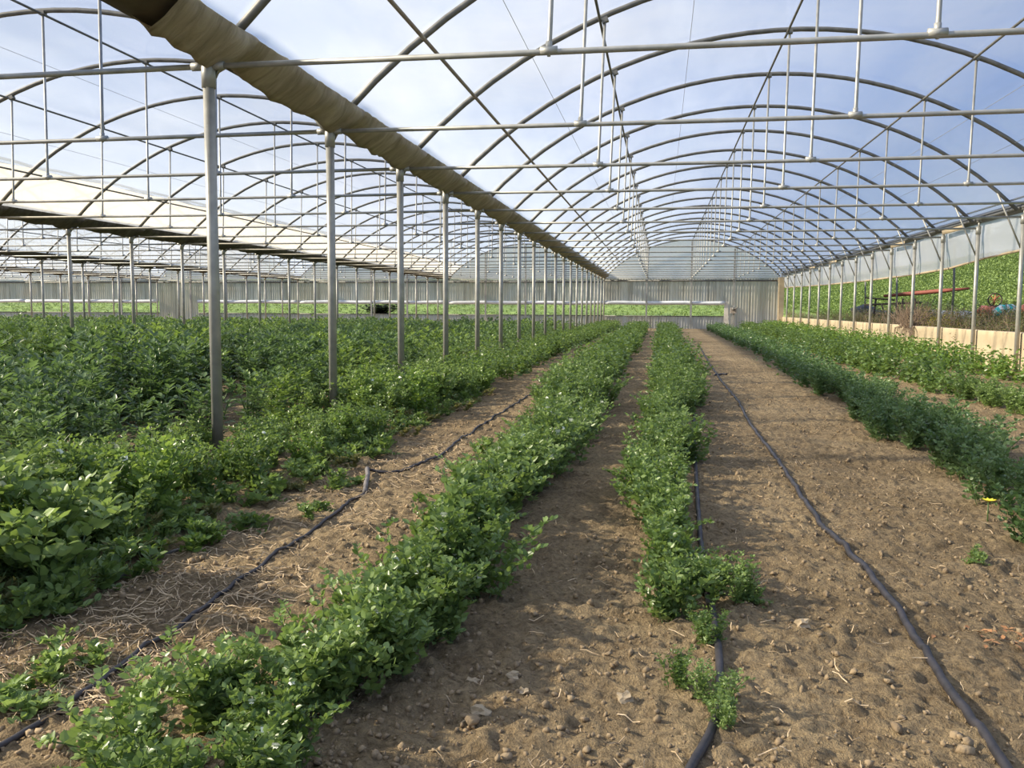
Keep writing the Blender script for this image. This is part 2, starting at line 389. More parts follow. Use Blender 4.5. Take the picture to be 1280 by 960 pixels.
# gutters with their film sleeves, posts
ROWN = ['the main gutter', 'the second gutter from the right', 'the third gutter from the right', 'the fourth gutter from the right']
LIP = .25; LZ = EYE + 1.135 * H
def gutter_mesh(ye):
    prof = [(-LIP - .03, LZ + .01), (-LIP, LZ - .02), (-.10, LZ - .14), (.08, LZ - .14), (LIP, LZ - .02), (LIP + .03, LZ + .01), (LIP, LZ + .01), (.07, LZ - .125), (-.09, LZ - .125), (-LIP, LZ + .01)]
    Y = np.linspace(-3, ye, 60); n = len(prof)
    m = MB(); m.add([(x, yy, z) for yy in Y for x, z in prof], [(i * n + k, i * n + (k + 1) % n, (i + 1) * n + (k + 1) % n, (i + 1) * n + k) for i in range(len(Y) - 1) for k in range(n)])
    return m
def sleeve_mesh(ystart, ye, rough):
    """film hanging from the gutter lip, gathered up at each post and sagging between them"""
    m = MB(); nu = 11
    seg = []
    k0 = math.floor((ystart - Y0) / SP)
    Y = []
    yy = ystart
    while yy < ye: Y.append(yy); yy += SP / 44
    vs = []
    for yy in Y:
        k = (yy - .22 - Y0) / SP; t = k - math.floor(k)
        drop = .145 + .105 * math.sin(PI * min(1, t * .62 + .2)) + .075 * (t > .66) * (t - .66) / .30 - .03 * (t < .12)
        if t > .965: drop = .20 - (t - .965) / .035 * .08
        wob = noise.noise(Vector((yy * 2.3, rough, 0)))
        pin = max(0, 1 - abs(t - .96) / .12)
        for j in range(nu):
            u = j / (nu - 1)
            fold = abs(noise.noise(Vector((yy * 3.4 + u * .5, u * .8, rough)))) - .22
            x = LIP + .045 - u * .27 + (.05 + .03 * math.sin(PI * t)) * math.sin(PI * u) + .11 * fold * (.25 + u * .9) + .10 * pin * math.sin(PI * u)
            z = LZ + .005 - u ** 1.2 * drop * (1 + .16 * wob) + .014 * noise.noise(Vector((yy * 8, u * 2, rough + 5)))
            vs.append((x, yy, z))
        vs.append((-.10, yy, LZ - .12))
    n = nu + 1
    m.add(vs, [(i * n + k, i * n + k + 1, (i + 1) * n + k + 1, (i + 1) * n + k) for i in range(len(Y) - 1) for k in range(n - 1)])
    return m
post_shaft = MB().tube([(0, 0, -.05), (0, 0, TIE - .06)], .043, 14).mesh('shaft', M['steel'])
def head_mesh():
    m = MB().tube([(0, 0, TIE - .16), (0, 0, TIE + .05)], .052, 12)
    return m.mesh('bracket', M['steel'])
def arm_mesh(sx):
    m = MB()
    if 1:
        m.tube([(sx * .02, 0, TIE - .02), (sx * .20, 0, LZ - .03)], .03, 8)
        m.tube([(sx * .03, .04, TIE - .08), (sx * .15, .04, LZ - .10)], .012, 6)
        m.tube([(sx * .03, 0, TIE), (sx * .13, 0, TIE)], .032, 8)
    return m.mesh('arm', M['steel'])
post_arms = [arm_mesh(-1), arm_mesh(1)]
post_head = head_mesh()
for r in range(4):
    x = XL - r * W; ye = YEND if r == 0 else YEND2
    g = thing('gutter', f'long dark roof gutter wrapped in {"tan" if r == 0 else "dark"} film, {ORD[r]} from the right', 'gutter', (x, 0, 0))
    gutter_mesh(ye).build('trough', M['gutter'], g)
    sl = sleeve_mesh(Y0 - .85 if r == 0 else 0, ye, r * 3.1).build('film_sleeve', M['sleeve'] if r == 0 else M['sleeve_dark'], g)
    if r == 0: sl['label'] = 'crumpled tan film sleeve'
    cnt = 0
    for i in range(-1, 20 + (r > 0)):
        yy = Y0 + i * SP
        if not in_view([(x, yy, TIE), (x, yy, 1.5), (x, yy, .6)], 8): continue
        t = thing('post', f'round galvanised steel post, {ORD[cnt]} visible from the camera under {ROWN[r]}', 'post', (x, yy, 0), 0, f'steel posts under {ROWN[r]}')
        cnt += 1
        link('shaft', post_shaft, t); bk = link('bracket', post_head, t)
        for am in post_arms: link('arm', am, bk)

# right-hand side: eave rail, posts, curtain, low wall
rcap = MB().tube([(0, 0, TIE - .13), (0, 0, TIE + .04)], .055, 12)
rcap.tube([(0, 0, TIE), (.02, 0, TIE + .16)], .03, 8); rcap.box((.02, 0, TIE + .17), (.12, .10, .06))
rcap = rcap.mesh('cap', M['steel'])
cnt = 0
for i in range(3, 20):
    yy = Y0 + i * SP
    if not in_view([(XR, yy, TIE), (XR, yy, 1.5), (XR, yy, .6)], 12): continue
    t = thing('post', f'grey steel post along the low concrete wall, {ORD[cnt]} visible from the camera', 'post', (XR, yy, 0), 0, 'steel posts along the concrete wall')
    cnt += 1
    link('shaft', post_shaft, t); link('cap', rcap, t)
ev = thing('eave_rail', 'weathered eave rail above the posts of the concrete wall side', 'rail', (XR, 0, 0))
m = MB()
m.tube([(-.02, 4, TIE + .19), (-.02, YEND, TIE + .19)], .035, 8)
m.tube([(-.20, 4, TIE + .33), (-.20, YEND, TIE + .33)], .02, 8)
m.build('rail', M['steel_dull'], ev)
yy0 = 10
m = MB()
prof = [(.10, TIE + .34), (-.02, TIE + .25), (.10, TIE + .12), (.22, TIE + .24)]
Y = np.linspace(4, YEND, 80)
m.add([(a, yy, z) for yy in Y for a, z in prof], [(i * 4 + k, i * 4 + (k + 1) % 4, (i + 1) * 4 + (k + 1) % 4, (i + 1) * 4 + k) for i in range(79) for k in range(4)])
m.build('trough', M['steel_dull'], ev)
for k in (7, 9, 13, 15):
    y1 = Y0 + k * SP
    pl = MB().box((-.07, y1 - .9, TIE + .10), (.02, 1.5, .10)).build('patch', M['concrete'], ev); pl['label'] = 'cream splice plate'
# side curtain
ks = [0, 5, 6, 7, 8, 10, 12, 15, 17, 19]; hs = [.70, .67, .645, .575, .56, .56, .575, .62, .66, .70]
Y = np.linspace(5, YEND, 160); vs = []; nv = 8
for yy in Y:
    kk = (yy - Y0) / SP; lo = EYE + H * float(np.interp(kk, ks, hs))
    for j in range(nv):
        u = j / (nv - 1)
        vs.append((XR + .11 + .03 * math.sin(u * 3 + yy) + .04 * noise.noise(Vector((yy * .9, u * 2, 2))) + .07 * u * u, yy, TIE + .18 + (lo - TIE - .18) * u))
m = MB().add(vs, [(i * nv + k, i * nv + k + 1, (i + 1) * nv + k + 1, (i + 1) * nv + k) for i in range(len(Y) - 1) for k in range(nv - 1)])
cu = thing('side_curtain', 'whitish plastic side curtain rolled partway up above the concrete wall', 'curtain', (0, 0, 0))
m.build('sheet', M['curtain'], cu)
rl = []
for yy in Y:
    kk = (yy - Y0) / SP; rl.append((XR + .19, yy, EYE + H * float(np.interp(kk, ks, hs))))
MB().tube(rl, .028, 8).build('roll', M['concrete'], cu)
# low wall
Y = np.linspace(2, YEND + .1, 90); vs = []
for yy in Y:
    zt = .73 + .012 * noise.noise(Vector((yy * .6, 0, 0))); a = .012 * noise.noise(Vector((yy, 3, 0)))
    vs += [(XR + .08 + a, yy, -.1), (XR + .08 + a, yy, zt - .015), (XR + .095 + a, yy, zt), (XR + .27, yy, zt), (XR + .28, yy, -.1)]
m = MB().add(vs, [(i * 5 + k, i * 5 + k + 1, (i + 1) * 5 + k + 1, (i + 1) * 5 + k) for i in range(89) for k in range(4)] + [(0, 1, 2, 3, 4)])
o = m.build('wall_right', M['concrete'], smooth=False); struct(o, 'low cream concrete wall along the right side', 'wall')

# end walls
def corrug(x0, x1, z0, z1, y, pitch=.16, amp=.02):
    n = max(4, int((x1 - x0) / pitch * 6)); X = np.linspace(x0, x1, n); m = MB()
    vs = [(x, y + amp * math.sin(2 * PI * x / pitch), z) for x in X for z in (z0, z1)]
    return m.add(vs, [(2 * i, 2 * i + 2, 2 * i + 3, 2 * i + 1) for i in range(n - 1)])
def gable(bx, y):
    m = MB(); X = np.linspace(-HALF + .1, HALF - .1, 30)
    vs = [(bx + x, y, z) for x in X for z in (TIE, arc_z(x) + .02)]
    return m.add(vs, [(2 * i, 2 * i + 2, 2 * i + 3, 2 * i + 1) for i in range(29)])
SILL, HEAD, BAR, RAIL = .74, 1.55, 1.52, 2.84
for b, (bn, bx) in enumerate(BAYS):
    y = (YEND if b == 0 else YEND2) + .24
    x0, x1 = bx - HALF, bx + HALF
    w = thing('wall_far', f'corrugated translucent end wall of {bn}', 'wall', (0, 0, 0)); w['kind'] = 'structure'
    op0, op1 = x0, x1
    if b == 0: op1 = 3.75
    if b == 3: op0 = x0 + 2.9
    corrug(op0, op1 + (.12 if b == 0 else 0), HEAD, TIE, y).build('upper_sheet', M['sheet'], w)
    corrug(op0, op1, -.1, SILL, y).build('lower_sheet', M['sheet'], w)
    if b == 0: corrug(op1 + .1, x1, -.1, TIE, y).build('side_sheet', M['sheet'], w)
    if b == 3: corrug(x0, op0, -.1, TIE, y).build('side_sheet', M['sheet'], w)
    gable(bx, y).build('gable', M['gable'], w)
    m = MB(); m.box(((x0 + x1) / 2, y - .06, RAIL), (W, .08, .09)); m.box(((op0 + op1) / 2, y - .04, SILL), (op1 - op0, .06, .05))
    m.build('rail', M['steel_dull'], w)
    c = thing('rolled_curtain', f'white rolled ventilation curtain across the end opening of {bn}', 'curtain', ((op0 + op1) / 2, y - .14, BAR))
    L = (op1 - op0) / 2 - .05
    MB().tube([(x, 0, .012 * math.sin(x * 1.7)) for x in np.linspace(-L, L, 24)], .12, 10).build('roll', M['white'], c)
    MB().tube([(-L - .04, 0, 0), (L + .04, 0, 0)], .03, 8).build('roll_bar', M['steel'], c)
    for k, d in enumerate((-2.6, 0, 2.45)):
        if b == 4 and k < 1: continue
        t = thing('end_post', f'upright end wall post of {bn}, {ORD[k]} from the left', 'post', (bx + d, y - .30, 0), 0, 'end wall posts')
        MB().box((0, 0, (arc_z(d) - .1) / 2), (.10, .08, arc_z(d) - .1)).build('shaft', M['steel'], t, smooth=False)
        MB().box((0, -.01, RAIL), (.16, .12, .12)).build('bracket', M['steel_dull'], t, smooth=False)
y = YEND + .24
o = MB().box((XR - .02, y - .25, TIE / 2), (.30, .30, TIE + .1)).build('corner_pillar', M['concrete'], smooth=False)
tag(o, 'cream concrete corner pillar at the end of the low wall', 'pillar')
o = MB().box((3.78, y - .14, .75), (.24, .06, 1.70)).build('jamb_board', M['palestone'], smooth=False)
tag(o, 'pale upright board at the right edge of the far opening', 'board')
t = thing('winch_box', 'grey curtain winch box mounted at the right edge of the far opening', 'winch', (4.05, y - .42, .98))
MB().box((.12, -.05, .12), (.34, .26, .34)).build('housing', M['box'], t, smooth=False)
MB().tube([(.1, -.2, .2), (.1, -.34, .2)], .10, 14).build('drum', M['steel_dull'], t)
MB().tube([(.1, -.36, .2), (.35, -.36, .30), (.35, -.46, .30)], .018, 6).build('crank', M['steel_dull'], t)

# ------------------------------------------------------------------ outside things
def lump(r, seed, flat=1.0, n=2, amp=.3):
    import bmesh
    bm = bmesh.new(); bmesh.ops.create_icosphere(bm, subdivisions=n, radius=1)
    for v in bm.verts:
        k = 1 + amp * noise.noise(v.co * 1.5 + Vector((seed, 0, 0)))
        v.co = Vector((v.co.x * r[0] * k, v.co.y * r[1] * k, v.co.z * r[2] * k))
    m = MB(); bm.verts.index_update(); m.add([v.co for v in bm.verts], [[v.index for v in f.verts] for f in bm.faces]); bm.free(); return m
def out_at(px, X):                        # the point on the outside ground at that X under the sight line of that column
    a = math.atan((px - 640) / F_PX) - YAW
    yy = X / math.tan(a); return Vector((X, yy, hill_z(X, yy)))
def ring(R, r, seed, tread=True):
    m = MB(); pts = [(R * math.cos(2 * PI * k / 24), 0, R * math.sin(2 * PI * k / 24)) for k in range(25)]
    m.tube(pts, r, 10, False, Vector((0, 1, 0))); return m
p = out_at(1078, 9.8); o = lump((.62, 1.1, .46), 3).build('black_sack', M['black'], None, p + Vector((0, 0, .38))); tag(o, 'big black plastic sack heaped beyond the wall, larger of two', 'sack')
p = out_at(1098, 9.8); o = lump((.70, 1.0, .30), 8).build('black_sack', M['black'], None, p + Vector((0, 0, .25))); tag(o, 'low black plastic sack beside the larger one beyond the wall', 'sack')
# raised red beam of a farm implement on its dark frame
p = out_at(1160, 10.6); t = thing('farm_implement', 'old farm implement with a long rusty red beam and dark frame', 'implement', p, 0)
d = Vector((.29, -1, 0)).normalized() if False else Vector((.55, -.8, 0)).normalized()
zz = 1.12
bmv = MB(); a = Vector((-1.55, .9, zz)); c = Vector((1.15, -.85, zz + .27)); bmv.tube([a, a.lerp(c, .3), a.lerp(c, .7), c], [.05, .085, .085, .04], 8); bmv.build('beam', M['red'], t)
fr = MB()
for q in ((-1.9, 1.1), (-1.0, .5), (-.6, .25)):
    fr.tube([(q[0], q[1], -.05), (q[0] + .1, q[1], zz - .1)], .04, 6)
fr.tube([(-2.2, 1.3, .75), (-.3, .1, .85)], .045, 6); fr.tube([(-2.1, 1.25, .4), (-.2, .05, .3)], .045, 6); fr.tube([(-2.2, 1.3, 1.05), (-1.2, .6, .95)], .035, 6)
fr.tube([(-1.5, .8, 0), (.6, -.5, .1)], .05, 6)
fr.build('frame', M['darkiron'], t)
for q in (-1.7, -1.1, -.5):
    MB().tube([(q, .6, .8), (q + .1, .5, .35), (q - .05, .45, .02)], .03, 6).build('tine', M['darkiron'], t)
p = out_at(1232, 10.2); t = thing('cultivator', 'small orange cultivator with a spoked wheel behind the wall weeds', 'machine', p)
lump((.34, .3, .20), 5, amp=.3).build('body', M['orange'], t, (0, 0, .52)); MB().box((0, 0, .2), (.4, .3, .4)).build('chassis', M['darkiron'], t)
wh = ring(.20, .02, 0).build('wheel', M['darkiron'], t, (.16, -.1, .88)); wh.scale = (1, 1, 1)
MB().tube([(-.20, 0, 0), (.20, 0, 0)], .010, 6).tube([(0, 0, -.20), (0, 0, .20)], .010, 6).tube([(-.14, 0, -.14), (.14, 0, .14)], .010, 6).tube([(-.14, 0, .14), (.14, 0, -.14)], .010, 6).build('spoke', M['orange'], wh)
MB().tube([(.1, 0, .6), (.16, -.1, .88), (.25, -.1, 1.0)], .02, 6).build('strut', M['red'], t)
p = out_at(1256, 10.0); o = lump((.36, .4, .24), 2).build('sack', M['turq'], None, p + Vector((0, 0, .52))); tag(o, 'turquoise and white striped sack on the heap beyond the wall', 'sack')
p = out_at(1262, 10.0); o = lump((.7, .6, .34), 12, amp=.5).build('rubbish_heap', M['black'], None, p + Vector((.1, .1, .20))); tag(o, 'dark rubbish heap under the turquoise sack', 'heap')
p = out_at(1279, 10.0); o = lump((.22, .25, .20), 22).build('bundle', M['orange'], None, p + Vector((0, 0, .55))); tag(o, 'orange bundle at the right end of the rubbish heap', 'bundle')
p = out_at(1188, 10.3); o = lump((1.1, 1.4, .24), 32, amp=.6).build('rubble_heap', M['palestone'], None, p + Vector((0, 0, .30))); tag(o, 'low pale rubble heap between implement and orange cultivator', 'heap')
for k, (px, X, h) in enumerate(((1187, 8.6, 2.6), (1078, 9.0, 2.2), (1117, 9.0, 2.0))):
    p = out_at(px, X); o = MB().tube([(0, 0, -.2), (.03, 0, h * .5), (0, .02, h)], .035, 7).build('stake', M['steel_dull'], None, p)
    tag(o, ['grey stake standing right of the dry brown bush beyond the wall', 'grey stake standing in front of the black sacks', 'grey stake standing in front of the farm implement'][k], 'stake', 'stakes beyond the wall')

# ------------------------------------------------------------------ leaves and plants (numpy)
LV = np.array([(0, 0, 0), (.30, -.42, .06), (.30, 0, -.02), (.30, .42, .06), (.68, -.36, .05), (.68, 0, -.03), (.68, .36, .05), (1, 0, -.06)])
LF = np.array([(0, 1, 2, 2), (0, 2, 3, 3), (1, 4, 5, 2), (2, 5, 6, 3), (4, 7, 5, 5), (5, 7, 6, 6)])
LF_T = np.array([(0, 1, 2), (0, 2, 3), (1, 4, 5), (1, 5, 2), (2, 5, 6), (2, 6, 3), (4, 7, 5), (5, 7, 6)])
LV_LO = np.array([(0, 0, 0), (.45, -.42, .06), (.45, .42, .06), (1, 0, -.05)]); LF_LO = np.array([(0, 1, 3), (0, 3, 2)])
class Plant:
    def __init__(s, lo=False):
        s.V = []; s.F = []; s.n = 0; s.lo = lo; s.stems = MB(); s.flowers = []
    def leaf(s, p, d, up, L, wid):
        d = d.normalized(); r = d.cross(up)
        if r.length < 1e-3: r = d.cross(Vector((1, 0, 0)))
        r.normalize(); nrm = r.cross(d)
        B = np.array([d, r, nrm]); lv = LV_LO if s.lo else LV
        q = (lv * (L, wid, L)) @ B + np.array(p)
        s.V.append(q); s.F.append((LF_LO if s.lo else LF_T) + s.n); s.n += len(lv)
    def arrays(s): return np.concatenate(s.V), np.concatenate(s.F)
def rv(a): return Vector((random.uniform(-a, a), random.uniform(-a, a), random.uniform(-a, a)))
def pea(seed, nst, hgt, spread, lo=False, ls=1.0, flowers=0):
    random.seed(seed); P = Plant(lo)
    for k in range(nst):
        az = random.uniform(0, 2 * PI); b = Vector((random.gauss(0, .07), random.gauss(0, .07), -.02))
        L = hgt * random.uniform(.75, 1.25); tilt = random.uniform(.05, 1.0) * spread
        pts = [b]; d = Vector((math.cos(az) * tilt, math.sin(az) * tilt, 1)).normalized()
        nn = 5 if lo else 10
        for j in range(nn):
            d = (d + Vector((math.cos(az) * .05, math.sin(az) * .05, .10 - .035 * j * tilt)) + rv(.13)).normalized()
            pts.append(pts[-1] + d * (L / nn))
        if not lo: P.stems.tube(pts, [.0035] * (len(pts) - 1) + [.0015], 4, False)
        for j in range(1, len(pts)):
            p = pts[j]; u = random.uniform(0, 2 * PI)
            sc = ls * (1.0 if j < len(pts) - 2 else .75)
            if lo:
                for q in range(3):
                    a = u + q * 2.1
                    P.leaf(p + rv(.03), Vector((math.cos(a), math.sin(a), random.uniform(-.2, .9))), Vector((0, 0, .6)) + rv(.9), .085 * sc, .070 * sc)
                continue
            for q in (0, PI):                                            # clasping stipules
                a = u + q + random.uniform(-.3, .3)
                P.leaf(p, Vector((math.cos(a), math.sin(a), random.uniform(.2, 1.3))), Vector((0, 0, .6)) + rv(.9), random.uniform(.045, .064) * sc, random.uniform(.040, .052) * sc)
            a = u + PI / 2 + random.uniform(-.5, .5)                       # leaf stalk with paired leaflets and a tendril
            dd = Vector((math.cos(a), math.sin(a), random.uniform(.1, .8))).normalized(); Ls = random.uniform(.06, .10) * sc
            e = p + dd * Ls + Vector((0, 0, -.005))
            P.stems.tube([p, e, e + dd * .03 + Vector((0, 0, .015)) + rv(.015), e + dd * .05 + rv(.02)], [.0016, .0014, .0009, .0006], 3, False)
            for fr_ in (.45, .9):
                c = p.lerp(e, fr_)
                for sgn in (-1, 1):
                    sd = dd.cross(Vector((0, 0, 1))); sd = sd.normalized() * sgn + dd * .5 + Vector((0, 0, random.uniform(-.1, .9)))
                    P.leaf(c, sd, Vector((0, 0, .6)) + rv(.9), random.uniform(.040, .060) * sc, random.uniform(.028, .040) * sc)
        if flowers and k < flowers: P.flowers.append(pts[-2] + rv(.03) + Vector((0, 0, .01)))
    return P
def bean(seed, nst, hgt, lo=False):
    random.seed(seed); P = Plant(lo)
    for k in range(nst):
        az = random.uniform(0, 2 * PI); b = Vector((random.gauss(0, .06), random.gauss(0, .06), -.02))
        L = hgt * random.uniform(.75, 1.15); tilt = random.uniform(.05, .62)
        d = Vector((math.cos(az) * tilt, math.sin(az) * tilt, 1)).normalized(); nn = 6 if lo else 12
        pts = [b]
        for j in range(nn):
            d = (d + rv(.05) + Vector((0, 0, .02))).normalized(); pts.append(pts[-1] + d * (L / nn))
        if not lo: P.stems.tube(pts, [.007] * (nn - 2) + [.005, .004, .003], 5, False)
        ph = random.uniform(0, 6)
        for j in range(1, len(pts)):
            p = pts[j]; ph += 2.4; top = j / nn
            el = .15 + .9 * top ** 3
            dd = Vector((math.cos(ph), math.sin(ph), el)).normalized(); Ls = random.uniform(.05, .09)
            if lo:
                for q in range(3):
                    a = ph + q * 1.3 - 1.3
                    P.leaf(p + dd * .03, Vector((math.cos(a), math.sin(a), el + random.uniform(-.2, .3))), Vector((0, 0, 1)) + rv(.35), random.uniform(.10, .14), random.uniform(.065, .085))
                continue
            e = p + dd * Ls; P.stems.tube([p, e], .0022, 3, False)
            for fr_, dv in ((.5, -1), (.6, 1), (1.0, -.6), (1.05, .6)):
                c = p.lerp(e, fr_); sd = dd.cross(Vector((0, 0, 1))).normalized() * dv * .9 + dd * .7 + Vector((0, 0, random.uniform(-.15, .25)))
                P.leaf(c, sd, Vector((0, 0, 1)) + rv(.35), random.uniform(.070, .095), random.uniform(.040, .052))
        for q in range(5):                                               # upright tuft at the tip
            a = q * 1.26 + ph; P.leaf(pts[-1], Vector((math.cos(a) * .5, math.sin(a) * .5, 1)), Vector((math.cos(a), math.sin(a), .4)), random.uniform(.05, .08), .03)
    return P
def merged(name, variants, items, mats, mi):
    """items: (variant, x, y, z, rz, scale); one mesh"""
    Vs, Fs, Ms, n = [], [], [], 0
    for k, x, y, z, rz, s, m in items:
        V, Fc = variants[k]; c, q = math.cos(rz), math.sin(rz)
        R = np.array([(c, q, 0), (-q, c, 0), (0, 0, 1)])
        Vs.append((V * s) @ R + (x, y, z)); Fs.append(Fc + n); n += len(V); Ms.append(np.full(len(Fc), m))
    return np_mesh(name, np.concatenate(Vs), np.concatenate(Fs), mats, False, np.concatenate(Ms))
def flower_mesh():
    P = Plant(True)
    for a in (-.5, .5): P.leaf(Vector((0, 0, 0)), Vector((.6, math.sin(a), .9)), Vector((-1, 0, .3)), .026, .030)
    for a in (-.4, .4): P.leaf(Vector((.004, 0, 0)), Vector((1, a, .1)), Vector((0, 0, 1)), .018, .018)
    V, Fc = P.arrays(); return np_mesh('flower', V, Fc, M['petal'])
FLW = flower_mesh()

# pea rows: (name, centre line points (Y, X), half width, height scale, y range, gaps, label)
def ip(y, pts): return float(np.interp(y, [a for a, _ in pts], [b for _, b in pts]))
ROWS = {
 'A': dict(c=[(1.7, -1.10), (2.1, -1.03), (2.7, -.92), (4.5, -.86), (7, -.90), (10, -.95), (16, -1.0), (50, -1.1)], w=[(1.7, .24), (2.2, .20), (2.8, .13), (4, .12), (7, .18), (16, .26), (50, .36)], h=[(1.7, .46), (2.3, .52), (3, .62), (4.3, .72), (7, .76), (10, .92), (16, 1.0)], y=(1.55, 46), gaps=[(4.18, 4.45)],
      label='bushy green pea plant in the wide row along the left dirt path', group='pea plants in the wide row right of the left dirt path', mat='pea', n=2.7),
 'B': dict(c=[(2, .14), (3, .07), (4, .06), (7, .05), (10, .18), (16, .26), (50, .3)], w=[(2, .05), (3, .09), (4, .07), (7, .12), (10, .17), (16, .24), (50, .3)], h=[(2, .4), (3.4, .45), (4.2, .55), (7, .68), (16, .95)], y=(3.05, 46), gaps=[(3.95, 4.15)],
      label='green pea plant in the narrow row beside the black drip line', group='pea plants in the narrow middle row', mat='pea', n=2.0),
 'C': dict(c=[(4.4, 1.88), (5.0, 2.05), (5.5, 2.14), (6.3, 2.14), (10.7, 2.40), (16, 2.55), (30, 2.85), (50, 2.9)], w=[(4.5, .14), (7, .24), (16, .34), (50, .4)], h=[(4.5, .66), (8, .78), (16, .85)], y=(4.4, 48), gaps=[(5.6, 6.05)],
      label='shade-tinted green pea plant in the row right of the long main hose', group='pea plants in the row right of the long hose', mat='pea_shade', n=1.8),
 'D': dict(c=[(9, 3.85), (12, 4.05), (16, 4.0), (30, 4.3), (50, 4.4)], w=[(9, .12), (12.5, .18), (14, .30), (50, .4)], h=[(9, .55), (13, .65), (14, .95), (30, 1)], y=(8.8, 48), gaps=[],
      label='green pea plant in the second row from the concrete wall', group='pea plants in the second row from the concrete wall', mat='pea', n=1.8),
 'E': dict(c=[(12, 5.75), (20, 5.85), (50, 5.9)], w=[(12, .25), (50, .35)], h=[(12, .95), (40, 1.1)], y=(11.5, 49), gaps=[(17.2, 17.9)],
      label='leafy lime-green pea plant in the row nearest the concrete wall', group='pea plants in the row nearest the concrete wall', mat='pea_lime', n=1.8),
 'F': dict(c=[(2, -2.92), (4.5, -3.0), (8, -3.0), (12, -2.92), (20, -2.85), (52, -2.9)], w=[(2, .46), (4.5, .58), (8, .58), (12, .5), (52, .4)], h=[(2, 1.0), (3.5, 1.0), (4.4, .78), (5.5, .62), (7.5, .62), (8.3, .7), (8.9, 1.1), (10.5, .9), (13, .85), (50, .95)], y=(2.0, 52), gaps=[(8.0, 8.5)],
      label='tall pea plant in the row along the main post line', group='pea plants along the main post line', mat='pea', n=3.5),
}
PEAV = [pea(100 + k, 12, .44, .58, ls=.92, flowers=3) for k in range(6)]
PEABIG = [pea(150 + k, 13, .44, .62, ls=1.12, flowers=3) for k in range(6)]
PEALO = [pea(200 + k, 9, .44, .55, True).arrays() for k in range(4)]
MESHES = {}
def plant_mesh(kind, k, matname, P):
    key = (kind, k, matname)
    if key not in MESHES:
        V, Fc = P.arrays(); f = np_mesh('foliage', V, Fc, M[matname]); s = P.stems.mesh('stem', M['stem'], False) if P.stems.v else None
        MESHES[key] = (f, s)
    return MESHES[key]
items = []
rr = random.Random(5)
for nm, R in ROWS.items():
    y = R['y'][0]
    while y < R['y'][1]:
        step = (.27 if y < 14 else .34) / R['n'] * (1.3 if y > 3 else .85)
        y += step * rr.uniform(.8, 1.2)
        if any(a < y < b for a, b in R['gaps']): continue
        x = ip(y, R['c']) + ip(y, R['w']) * rr.uniform(-1, 1) + .06 * math.sin(y * 1.7 + len(nm) * 2)
        if not in_view([(x, y, .2), (x - .2, y, .3), (x + .2, y, .3), (x, y, .5)], 80): continue
        items.append((math.hypot(x, y), nm, x, y, rr.uniform(0, 6.28), ip(y, R['h']) * rr.uniform(.85, 1.15), rr.randrange(6)))
# the isolated plants at the front of the middle row
SPEC = [(.08, 2.62, .24, 'small pea plant left of the drip line, second from the front'), (.17, 2.52, .27, 'thin upright pea sprig on the drip line, frontmost of the middle row'),
        (.20, 2.98, .30, 'small pea plant beside the drip line just behind the two thin sprigs'), (.33, 3.42, .40, 'single pea plant standing just right of the drip line'), (.20, 2.38, .22, 'pale pea sprig at the front end of the middle row drip line')]
items.sort()
NEAR = 300
def place_pea(x, y, rz, s, k, mat, label, group=None, fl=None, big=False):
    f, st = plant_mesh('peabig' if big else 'pea', k, mat, (PEABIG if big else PEAV)[k])
    t = thing('pea_plant', label, 'pea plant', (x, y, ground_z(x, y)), rz, group); t.scale = (s, s, s)
    link('foliage', f, t)
    link('stem', st, t)
    if fl:
        for q in (PEABIG if big else PEAV)[k].flowers[:fl]: link('flower', FLW, t, q, (0, 0, rr.uniform(0, 6))).scale = (1.4, 1.4, 1.4)
    return t
cntr = 0
for dist, nm, x, y, rz, s, k in items[:NEAR]:
    R = ROWS[nm]; mat = R['mat']
    if nm == 'F' and k in (1, 4) and y > 4: mat = 'pea_lime'
    fl = 0
    if y < 9 and nm in 'AF': fl = [0, 2, 0, 3, 1, 0][cntr % 6]
    cntr += 1
    lab, grp = R['label'], R['group']
    if fl: lab, grp = lab.replace('pea plant', 'pea plant with white flowers', 1), grp.replace('pea plants', 'flowering pea plants')
    place_pea(x, y, rz, s, k, mat, lab, grp, fl, y < 5.6 and nm in 'AB' or y < 3.6)
for i, (x, y, s, lab) in enumerate(SPEC): place_pea(x, y, i * 1.3, s, i, 'pea', lab)
far = items[NEAR:]
mats = [M['pea'], M['pea_shade'], M['pea_lime']]
def mi_of(nm): return {'pea': 0, 'pea_shade': 1, 'pea_lime': 2}[ROWS[nm]['mat']]
me = merged('pea_foliage', PEALO, [(k % 4, x, y, 0, rz, s * 1.05, mi_of(nm)) for _, nm, x, y, rz, s, k in far], mats, 0)
tag(link('pea_foliage', me), 'dense green pea rows running on towards the far end wall', 'pea plants', None, 'stuff')

